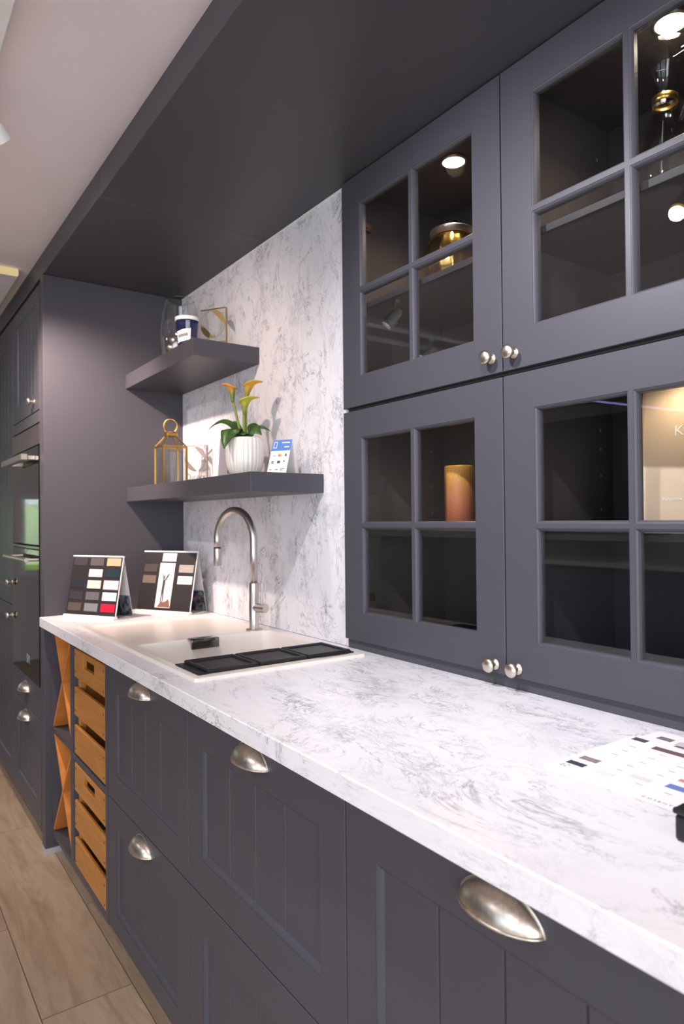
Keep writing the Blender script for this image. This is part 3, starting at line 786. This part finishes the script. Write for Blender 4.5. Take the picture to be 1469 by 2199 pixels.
leaf(P(-.01, -.02, .125), P(-.045, -.055, .205), P(-.054, -.085, .088), .034, RH)
leaf(P(.008, .0, .125), P(.035, -.01, .2), P(.088, -.02, .152), .021, FH+Zu*.6)
leaf(P(.008, -.02, .12), P(.03, -.03, .185), P(.062, -.045, .135), .022, FH*.5+Zu*.7)
leaf(P(0, -.02, .12), P(0, -.04, .165), P(.005, -.06, .135), .026, RH)
leaf(P(.0, .02, .12), P(.02, .03, .19), P(.045, .035, .17), .016, RH*.5+Zu)
leaf(P(-.01, .02, .12), P(-.03, .03, .2), P(-.05, .035, .18), .014, RH*.5+Zu)
def calla(base, top, foot, size, wd, lean, mt, tipdir):
    """foot: where the stem leaves the soil; base: bottom of the funnel"""
    bm = B(); tube(bm, bez(foot, (foot+base)/2+Vector((0, 0, .01)), base+Vector((0, 0, .008)), 10), [.005-.001*i/10 for i in range(11)], 10)
    s = obj('stem', bm, 'stem', t, smooth=True)
    bm = B(); nu, nv = 32, 14; rows = []
    td = tipdir.normalized(); sd = Vector((0, 0, 1)).cross(td).normalized()
    for j in range(nv+1):
        v = j/nv; r = .004+(wd-.004)*(v**1.15)+(.007*max(0, v-.8)/.2)
        row = []
        for i in range(nu):
            a = 2*pi*i/nu; k = cos(a); tip = max(0, k)**5
            z = size*(v*(.86+.14*k*v))-max(0, v-.85)/.15*.006*tip
            rr = r*(1+.9*tip*v**3)
            row.append(bm.verts.new(base+td*(rr*k)+sd*(rr*sin(a))+lean*(v*size)+Vector((0, 0, z))))
        rows.append(row)
    for p, q in zip(rows, rows[1:]):
        for i in range(nu): bm.faces.new((p[i], p[(i+1) % nu], q[(i+1) % nu], q[i]))
    o = obj('bloom', bm, mt, t, smooth=True); md = o.modifiers.new('s', 'SOLIDIFY'); md.thickness = .001; md.offset = -1
    bm = B(); tube(bm, [base+Vector((0, 0, size*.25)), base+lean*size*.5+Vector((0, 0, size*.7))], .0025, 8); obj('spadix', bm, colmat((214, 170, 60)), o)
calla(P(.006, 0, .262), None, P(.004, .0, .11), .062, .0165, RH*.2, 'sp1', RH)
calla(P(-.038, 0, .25), None, P(-.006, 0, .11), .066, .0125, RH*-.05, 'sp2', -RH*.7+FH*.2)
calla(P(0, -.012, .207), None, P(0, -.012, .11), .062, .017, RH*.1, 'sp3', RH)

# payment tent card
def tentcard(name, label, cat, loc, rz, w, h, d, thick, mfront, mback, grp=None):
    t = empty(name, label, cat, loc, rz, grp)
    th = math.atan2(d/2, h)
    T = Matrix.Rotation(-th, 4, 'X')
    hl = h/cos(th)
    return t, T, hl, th
t, T, hl, th = tentcard('tent_card', 'small white folded payment card with blue header on the lower shelf', 'card', (-1.865, -.135, Z2), radians(30), .068, .112, .088, .001, 0, 0)
w = .068
bm = B(); box(bm, 0, w, 0, .0009, .0003, hl, T=T); obj('front_leaf', bm, 'paper', t, world=False)
TB = Matrix.Translation((0, .088, 0)) @ Matrix.Rotation(th, 4, 'X')
bm = B(); box(bm, 0, w, -.0009, 0, .0003, hl, T=TB); obj('back_leaf', bm, 'paper', t, world=False)
bm = B(); box(bm, 0, w, -.0004, 0, hl*.68, hl, T=T); hd = obj('header', bm, colmat((38, 112, 190)), t, world=False)
bm = B()
for x0, x1, z0, z1 in ((.006, .018, .76, .94), ): frame(bm, x0, x1, hl*z0, hl*z1, [(x0+.0016, x1-.0016)], [(hl*z0+.0016, hl*z1-.0016)], lambda a, b, dd: T @ Vector((a, -.0008+dd, b)), .0004, [(0, 0)], c=0)
box(bm, .034, .062, -.0007, -.0004, hl*.9, hl*.925, T=T); box(bm, .045, .062, -.0007, -.0004, hl*.77, hl*.80, T=T)
obj('header_print', bm, 'paper', hd, world=False)
TX = T @ Matrix.Translation((0, -.0004, 0)) @ Matrix.Rotation(radians(90), 4, 'X')
text('lettering', 'VISA', .0065, colmat((90, 92, 130)), t, TX @ Matrix.Translation((.008, hl*.52, 0)))
bm = B(); lathe(bm, [(0, 0), (.0042, 0)], (0, 0, 0), 20, 'y'); bmesh.ops.transform(bm, matrix=T @ Matrix.Translation((.0325, -.0006, hl*.545)), verts=bm.verts[:]); obj('red_disc', bm, colmat((216, 60, 40)), t, world=False)
bm = B(); lathe(bm, [(0, 0), (.0042, 0)], (0, 0, 0), 20, 'y'); bmesh.ops.transform(bm, matrix=T @ Matrix.Translation((.0375, -.0009, hl*.545)), verts=bm.verts[:]); obj('orange_disc', bm, colmat((240, 150, 50)), t, world=False)
bm = B()
for x0, x1, z0, z1 in ((.053, .058, .51, .59), (.008, .017, .36, .385), (.008, .017, .32, .345), (.029, .040, .32, .39), (.050, .056, .36, .39), (.007, .014, .13, .15), (.027, .037, .13, .15), (.045, .060, .15, .165), (.045, .052, .11, .13)):
    box(bm, x0, x1, -.0005, -.0001, hl*z0, hl*z1, T=T)
obj('icons', bm, 'ink', t, world=False)

# ------------------------------------------------------------------ colour sample displays on the worktop
def mtn_mat():
    mt = mat('printed_photo', (90, 100, 110), .4)
    v = N(mt, 'TexVoronoi'); L(mt, pos(mt, (1, 1, 1)), v.inputs['Vector']); v.inputs['Scale'].default_value = 75
    hs = mixc(mt, .8, v.outputs['Color'], srgb((84, 92, 100)))
    c = mixc(mt, ramp(mt, noise(mt, pos(mt), 55, 5), [(.42, (0, 0, 0)), (.58, (1, 1, 1))]), hs, srgb((36, 38, 44)))
    L(mt, c, bsdf(mt).inputs['Base Color']); return mt
M['photo'] = mtn_mat()
def display(label, loc, rz, w, h, d):
    t, T, hl, th = tentcard('sample_display', label, 'sample display', loc, rz, w, h, d, 0, 0, 0, 'folded colour sample displays by the end panel')
    bm = B(); box(bm, 0, w, 0, .003, .012, hl, .0006, T=T); obj('front_board', bm, 'cardblack', t, world=False)
    bm = B(); box(bm, -.002, w+.002, -.008, .012, .0003, .012, .001); box(bm, 0, w, .002, d, .0003, .0025); obj('base_sheet', bm, 'paper', t, world=False)
    TB = Matrix.Translation((0, d, 0)) @ Matrix.Rotation(th, 4, 'X')
    bm = B(); box(bm, 0, w, -.002, 0, .0005, hl, T=TB); bk = obj('back_board', bm, 'paperedge', t, world=False)
    bm = B(); box(bm, .002, w-.0005, -.0026, -.002, .004, hl*.36, T=TB); obj('photo_print', bm, 'photo', bk, world=False)
    bm = B(); box(bm, -.001, w+.001, -.003, .006, hl-.003, hl+.0018, T=T); box(bm, w-.002, w+.0008, -.0004, .003, .004, hl, T=T); obj('white_edge', bm, 'paper', t, world=False)
    def plate(c, a0, a1, t0, t1, nm='colour_swatch', o0=-.0016, par=None):
        bm = B(); box(bm, w*a0, w*a1, o0, o0+.0016, .012+(hl-.012)*(1-t1), .012+(hl-.012)*(1-t0), .0003, T=T)
        return obj(nm, bm, c if isinstance(c, str) else colmat(c), par or t, world=False)
    return t, T, hl, plate
w = .255
t, T, hl, plate = display('folded black display of fifteen-grid colour swatches, left one, with red corner swatch', (-2.812, -.512, ZT+.0003), radians(30), w, .236, .098)
cs = [(.035, .30), (.365, .63), (.695, .965)]; rs = [(.035, .165), (.225, .355), (.415, .55), (.61, .745), (.80, .935)]
tbl = [[(62, 58, 60), (88, 84, 86), (196, 166, 132)], [None, (236, 231, 226), (28, 48, 56)], [(36, 38, 46), (232, 216, 190), (240, 234, 238)], [(52, 50, 54), (96, 93, 97), (238, 234, 235)], [(84, 72, 64), (120, 120, 122), (190, 22, 54)]]
for r, row in enumerate(tbl):
    for q, c in enumerate(row):
        if c is None: continue
        if (r, q) == (2, 2): plate((226, 150, 178), cs[q][0]-.012, cs[q][1]+.012, rs[r][0]-.008, rs[r][1]+.012, 'pink_border', -.0008)
        plate(c, cs[q][0], cs[q][1], rs[r][0], rs[r][1])
w = .272
t, T, hl, plate = display('folded black display with white poster strip, right one, nearer the splashback', (-2.775, -.243, ZT+.0003), radians(29), w, .246, .112)
lg = plate('paper', .365, .625, .035, .17, 'logo_plate')
TX = T @ Matrix.Translation((0, -.0017, 0)) @ Matrix.Rotation(radians(90), 4, 'X')
text('lettering', 'SCHOCK', .0165, 'ink', lg, TX @ Matrix.Translation((w*.372, .012+(hl-.012)*.875, 0)), sx=.95)
ps = plate('paper', .34, .62, .2, .955, 'poster')
for c, a0, a1, r in (((74, 66, 62), .04, .29, 1), ((116, 100, 90), .04, .29, 2), ((166, 156, 150), .70, .965, 1), ((236, 229, 220), .70, .965, 2)): plate(c, a0, a1, rs[r][0], rs[r][1])
bm = B()
def fl(poly, o=-.0020):
    f = lambda a, b: T @ Vector((w*a, o, .012+(hl-.012)*b)); g = lambda a, b: T @ Vector((w*a, o+.0003, .012+(hl-.012)*b))
    prism(bm, poly, f, g)
# standing figure with raised arms and wing-like shapes
fl([(.425, .14), (.44, .14), (.452, .30), (.462, .14), (.478, .15), (.474, .34), (.480, .48), (.455, .53), (.432, .48), (.430, .34)])
fl([(.445, .53), (.462, .53), (.466, .57), (.455, .60), (.443, .57)])
fl([(.470, .48), (.520, .56), (.545, .62), (.515, .61), (.468, .52)])
fl([(.436, .48), (.420, .58), (.415, .64), (.432, .60), (.444, .52)])
obj('figure_print', bm, 'ink', ps, world=False)
bm = B(); fl([(.385, .055), (.62, .055), (.60, .15), (.565, .2), (.535, .16), (.49, .14), (.44, .15), (.41, .1)], -.0019); obj('rock_print', bm, colmat((132, 96, 80)), ps, world=False)
bm = B(); fl([(.42, .72), (.54, .72), (.54, .725), (.42, .725)]); fl([(.44, .69), (.52, .69), (.52, .695), (.44, .695)]); obj('caption_print', bm, 'inkgrey', ps, world=False)

# ------------------------------------------------------------------ sink
def sink_h(x, y):
    def sd(x0, x1, y0, y1, r):
        cx, cy, hx, hy = (x0+x1)/2, (y0+y1)/2, (x1-x0)/2-r, (y1-y0)/2-r
        qx, qy = abs(x-cx)-hx, abs(y-cy)-hy
        return -(math.hypot(max(qx, 0), max(qy, 0))+min(max(qx, qy), 0)-r)
    def ss(v): v = max(0, min(1, v)); return v*v*(3-2*v)
    h = -.001+.0085*ss(sd(-2.503, -1.474, -.542, -.044, .012)/.006)
    h -= .007*ss((sd(-2.478, -2.022, -.517, -.068, .03))/.012)
    h -= .19*ss(sd(-1.990, -1.502, -.515, -.066, .035)/.022)
    return h
def lines(a, b, step, dense):
    v = set(); n = int((b-a)/step)
    for i in range(n+1): v.add(round(a+(b-a)*i/n, 5))
    for c, r in dense:
        k = -r
        while k <= r:
            if a <= c+k <= b: v.add(round(c+k, 5))
            k += .0018
    o = []; 
    for x in sorted(v):
        if not o or x-o[-1] > .0009: o.append(x)
    o[0] = a; o[-1] = b
    return o
xs = lines(-2.503, -1.474, .01, [(-2.497, .006), (-2.47, .012), (-2.03, .012), (-1.978, .014), (-1.51, .014), (-1.48, .006)])
ys = lines(-.542, -.044, .01, [(-.536, .006), (-.505, .012), (-.50, .014), (-.078, .016), (-.05, .006)])
bm = B(); g = [[bm.verts.new(Vector((x, y, ZT+sink_h(x, y)))) for y in ys] for x in xs]
for i in range(len(xs)-1):
    for j in range(len(ys)-1): bm.faces.new((g[i][j], g[i+1][j], g[i+1][j+1], g[i][j+1]))
t = empty('sink', 'cream-white inset sink with drainer, set into the marble worktop', 'sink', (-2.0, -.29, ZT))
obj('basin', bm, 'sink', t, smooth=True)
bm = B(); lathe(bm, [(0, .002), (.03, .002), (.04, .004), (.045, .001)], (-1.75, -.28, ZT-.182), 32); obj('strainer', bm, 'steel', t, smooth=True)
bm = B(); box(bm, -1.990, -1.952, -.347, -.257, ZT+.006, ZT+.0105, .002, 2); box(bm, -1.962, -1.952, -.347, -.257, ZT-.020, ZT+.010, .002, 2); obj('overflow_cover', bm, 'darksteel', t, auto=40)

# black trays over the right of the bowl
t = empty('sink_trays', 'three black trays in a row across the right end of the sink bowl', 'tray', (-1.58, -.29, ZT))
zt = ZT+.0082
bm = B(); box(bm, -1.652, -1.505, -.519, -.066, zt, zt+.003, .002); obj('carrier', bm, 'black', t)
for k in range(3):
    y0 = -.495+k*.1405; y1 = y0+.137
    bm = B(); frame(bm, -1.650, -1.507, y0, y1, [(-1.636, -1.521)], [(y0+.012, y1-.012)], lambda a, b, d: Vector((a, b, zt+.010-d)), .0065, [(.006, 0), (.002, .001), (0, .004)], c=.003)
    box(bm, -1.638, -1.519, y0+.010, y1-.010, zt+.0035, zt+.0055)
    obj('tray', bm, 'black', t)

# faucet
fx, fy = -2.0183, -.1009; zf = ZT+.0072
t = empty('kitchen_tap', 'brushed steel gooseneck kitchen tap with side lever behind the sink', 'tap', (fx, fy, zf))
bm = B(); lathe(bm, [(0, 0), (.027, 0), (.027, .004), (.0245, .006), (.0165, .007), (.0165, .1), (.0158, .101), (.0158, .155), (.0135, .157), (0, .157)], (fx, fy, zf), 36); obj('base', bm, 'steel', t, auto=40)
ang = radians(80); d = Vector((-sin(ang), -cos(ang), 0)); R_ = .1035
pts = [Vector((fx, fy, zf+.15)), Vector((fx, fy, 1.19))]
for i in range(0, 31):
    a = pi*i/30; pts.append(Vector((fx, fy, 1.232))+d*(R_*(1-cos(a)))+Vector((0, 0, R_*sin(a))))
end = pts[-1]; pts.append(end+Vector((0, 0, -.028)))
bm = B(); tube(bm, pts, .0122, 24); obj('spout', bm, 'steel', t, smooth=True)
e2 = pts[-1]
bm = B(); lathe(bm, [(.0115, 0), (.0115, -.001)], e2, 24); lathe(bm, [(0, -.001), (.0128, -.001), (.0132, -.003), (.0132, -.060), (.0115, -.063), (0, -.0625)], e2, 28); sh = obj('spray_head', bm, 'steel', t, auto=40)
bm = B(); lathe(bm, [(.0127, .0005), (.0134, 0), (.0134, -.0015), (.0127, -.002)], e2, 28); obj('seam_ring', bm, 'black', sh, smooth=True)
hd_ = Vector((.9, .32, 0)).normalized()
bm = B(); cyl(bm, Vector((fx, fy, 1.012)), Vector((fx, fy, 1.012))+hd_*.052, .0148, 28); lv = obj('lever_body', bm, 'steel', t, auto=40)
hp = Vector((fx, fy, 1.022))+hd_*.034
bm = B(); tube(bm, [hp, hp+Vector((.004, 0, .075))], [.0042, .0036], 14); obj('lever', bm, 'steel', lv, auto=40)

# ------------------------------------------------------------------ leaflets and black box on the worktop
def mm(v): return v
t = empty('leaflet', 'open white leaflet printed with worktop colour samples, lying flat', 'leaflet', (-.665, -.333, ZT+.0004))
W_, H_ = .46, .233
bm = B(); box(bm, 0, W_, 0, H_, 0, .0008); obj('sheet', bm, 'paper', t, world=False)
def pr(x0, x1, y0, y1, c, z=.0009, nm='swatch_print'):
    bm = B(); box(bm, x0, x1, y0, y1, z-.0003, z+.0002); return obj(nm, bm, c if isinstance(c, str) else colmat(c), t, world=False)
for x0, x1, y0, y1, c in ((.011, .040, .038, .052, (70, 66, 82)), (.012, .042, .068, .084, (150, 132, 138)), (.009, .033, .214, .229, (80, 76, 92)), (.150, .185, .066, .082, (110, 130, 190)), (.100, .130, .060, .074, (222, 218, 222)), (.060, .085, .035, .05, (232, 226, 226)), (.15, .18, .10, .11, (216, 130, 140)), (.054, .13, .196, .212, (116, 88, 96))):
    pr(x0, x1, y0, y1, c)
rr = random.Random(3)
bm = B()
for i in range(9):
    for j in range(7):
        x = .03+i*.045+rr.uniform(-.003, .003); y = .045+j*.027
        if i == 0 and j in (0, 1, 2, 6): continue
        box(bm, x, x+.010, y, y+.0014, .0008, .0010)
obj('caption_print', bm, 'inkgrey', t, world=False)
text('lettering', 'C O S E N T I N O', .0068, 'inkgrey', t, Matrix.Translation((.150, .010, .001)) @ Matrix.Rotation(0, 4, 'Z'), sx=1.15)
bm = B()
for (x0, y0) in ((.012, .022), (.018, .022), (.012, .028), (.020, .030)): box(bm, x0, x0+.004, y0, y0+.003, .0008, .0010)
obj('mark_print', bm, 'inkgrey', t, world=False)
t = empty('leaflet', 'smaller white leaflet with dark photo prints tucked beyond the first one', 'leaflet', (-.655, -.097, ZT+.0004), radians(-3))
bm = B(); box(bm, 0, .42, 0, .058, 0, .0008); obj('sheet', bm, 'paper', t, world=False)
for x0, x1, y0, y1, c in ((.02, .045, .016, .032, (128, 116, 118)), (.055, .40, .010, .03, (206, 198, 202)), (.06, .40, .002, .009, (112, 84, 92)), (.08, .10, .014, .026, (84, 80, 88))): pr(x0, x1, y0, y1, c)
t = empty('black_box', 'black moulded box standing on the worktop at the right edge', 'box', (-.37, -.36, ZT))
bm = B(); box(bm, -.425, -.33, -.404, -.32, ZT+.0005, ZT+.030, .004, 3); obj('body', bm, 'black', t)
bm = B(); box(bm, -.427, -.328, -.406, -.318, ZT+.0302, ZT+.037, .003, 2); obj('lid', bm, 'black', t)

# ------------------------------------------------------------------ track lighting
bm = B(); box(bm, -4.2, 1.2, -.945, -.91, ZC-.024, ZC-.001, .002); tag(obj('light_track', bm, 'white'), 'white ceiling light track running parallel to the worktop', 'light track')
bm = B(); box(bm, -2.955, -2.92, -3.2, -1.07, ZC-.024, ZC-.001, .002); tag(obj('light_track', bm, 'white'), 'white ceiling light track running across the room', 'light track')
def spot(x, y, aim, lens, col, power, label, blend=.5, size=85):
    t = empty('track_spotlight', label, 'spotlight', (x, y, ZC-.025), group='white spotlights on the ceiling tracks')
    bm = B(); box(bm, x-.02, x+.02, y-.014, y+.014, ZC-.040, ZC-.0245, .003); cyl(bm, (x, y, ZC-.04), (x, y, ZC-.085), .006); obj('stem', bm, 'white', t)
    p = Vector((x, y, ZC-.095)); a = (Vector(aim)-p).normalized(); q = a.to_track_quat('Z', 'Y').to_matrix().to_4x4()
    bm = B(); lathe(bm, [(0, -.035), (.016, -.033), (.023, -.02), (.027, .02), (.031, .062), (.031, .066), (.027, .066), (.025, .052), (0, .052)], (0, 0, 0), 32)
    bmesh.ops.transform(bm, matrix=Matrix.Translation(p) @ q, verts=bm.verts[:]); h = obj('lamp_head', bm, 'white', t, auto=40)
    bm = B(); lathe(bm, [(0, .0535), (.0255, .0535)], (0, 0, 0), 32); bmesh.ops.transform(bm, matrix=Matrix.Translation(p) @ q, verts=bm.verts[:]); obj('lens', bm, lens, h)
    l = bpy.data.lights.new('spot_beam', 'SPOT'); l.energy = power; l.color = col; l.spot_size = radians(size); l.spot_blend = blend; l.shadow_soft_size = .021
    lo = bpy.data.objects.new('spot_beam', l); COL.objects.link(lo); lo.location = p+a*.075; lo.rotation_euler = a.to_track_quat('-Z', 'Y').to_euler()
WARM = (1, .77, .66); NEUT = (.97, .95, 1)
spot(-1.80, -.928, (-2.5, -.1, 1.42), 'ledcool', WARM, 26, 'white track spotlight nearest the middle of the worktop', 1, 105)
spot(-2.50, -.928, (-2.87, -.33, 1.45), 'ledcool', WARM, 105, 'white track spotlight aimed at the tall end panel', 1, 84)
spot(-1.10, -.928, (-1.05, 0, 1.42), 'ledhot', NEUT, 50, 'white track spotlight above the glazed cabinets with warm glow', 1, 105)
spot(-.40, -.928, (-.45, 0, 1.35), 'ledcool', NEUT, 42, 'white track spotlight above the near end of the worktop', 1, 105)
spot(-2.9375, -1.55, (-3.3, -.6, 1.4), 'ledcool', NEUT, 26, 'white track spotlight on the crossing track, nearer the oven', 1, 100)
spot(-2.9375, -2.3, (-3.6, -3.6, 1.5), 'ledcool', NEUT, 22, 'white track spotlight on the crossing track, facing the sample wall', 1, 100)

bm = B(); box(bm, -4.2, 1.6, -2.62, -2.585, ZC-.024, ZC-.001, .002); tag(obj('light_track', bm, 'white'), 'added white light track behind the camera, carrying the floor fill spotlights', 'light track')
for k, x in enumerate((-3.6, -1.6, -.2, 1.2)):  # these spots and their track are added to brighten floor and ceiling by bounce
    spot(x, -2.6025, (x, -2.2, 0), 'ledcool', NEUT, 60, 'added fill spotlight brightening floor and ceiling, '+('farthest from', 'second from', 'near', 'nearest to')[k]+' the right-hand window', 1, 120)

# ------------------------------------------------------------------ far side of the showroom (seen in reflections)
t = empty('sample_wall', 'dark sample wall with rows of wood and stone chips across the room', 'display', (-3.6, YB, 1.2))
bm = B(); box(bm, -4.15, -3.1, -4.05, YB+.001, 1.15, 2.18, .004); obj('board', bm, 'cardblack', t)
cc = [(196, 150, 110), (214, 208, 200), (206, 176, 140), (170, 164, 160), (190, 184, 180), (150, 120, 110)]
for r in range(10):
    for q in range(3):
        x0 = -4.0+q*.29; wd_ = .22 if (r+q) % 3 else .12; x0 += .22-wd_; z = 1.93-r*.072
        bm = B(); box(bm, x0, x0+wd_, -4.062, -4.0505, z, z+.034, .002); obj('sample_chip', bm, colmat(cc[(r*2+q) % 6]), t)
t = empty('showroom_counter', 'dark counter with pale stone top across the room', 'counter', (-3.4, -3.9, 0))
bm = B(); box(bm, -4.6, -1.9, YB+.002, -3.7, 0, .9, .003); obj('body', bm, colmat((84, 94, 128)), t)
bm = B(); box(bm, -4.62, -1.88, YB+.002, -3.67, .9005, .94, .003); obj('top', bm, 'worktop', t)
bm = B(); tube(bm, [(-2.87, -3.0, 2.11), (-2.80, -4.0, 2.118), (-2.0, -4.0, 2.118)], .006, 8); tag(obj('led_strip', bm, 'purple'), 'thin violet LED strip below the ceiling across the room', 'light')
bm = B(); box(bm, -2.9, -1.9, YB+.002, -4.01, 1.2, 2.3, .003); tag(obj('room_divider', bm, colmat((92, 84, 86))), 'tall grey room divider beside the sample wall', 'room divider')

# outside the far window: lawn and hedge
bm = B(); box(bm, -16, XL-.3, -7, 4, -.3, -.2)
o = obj('lawn', bm, mat('lawn_green', (150, 190, 80), .9)); o['kind'] = 'structure'
bm = B(); rr = random.Random(8)
for k in range(70):
    bmesh.ops.create_icosphere(bm, subdivisions=2, radius=rr.uniform(.3, .55), matrix=Matrix.Translation((-13+rr.uniform(-.4, .4), -5+k*.11, rr.uniform(0, 1.5))))
tag(obj('hedge', bm, mat('hedge_green', (120, 160, 60), .9), smooth=True), 'green hedge outside the far window', 'hedge')
sl = bpy.data.lights.new('sun', 'SUN'); sl.energy = 3.5; sl.angle = radians(1); sl.color = (1, .95, .85)
so = bpy.data.objects.new('sun', sl); COL.objects.link(so); so.rotation_euler = (radians(30), radians(-50), 0); so.rotation_euler = Vector((-.7, .25, -.65)).to_track_quat('-Z', 'Y').to_euler()
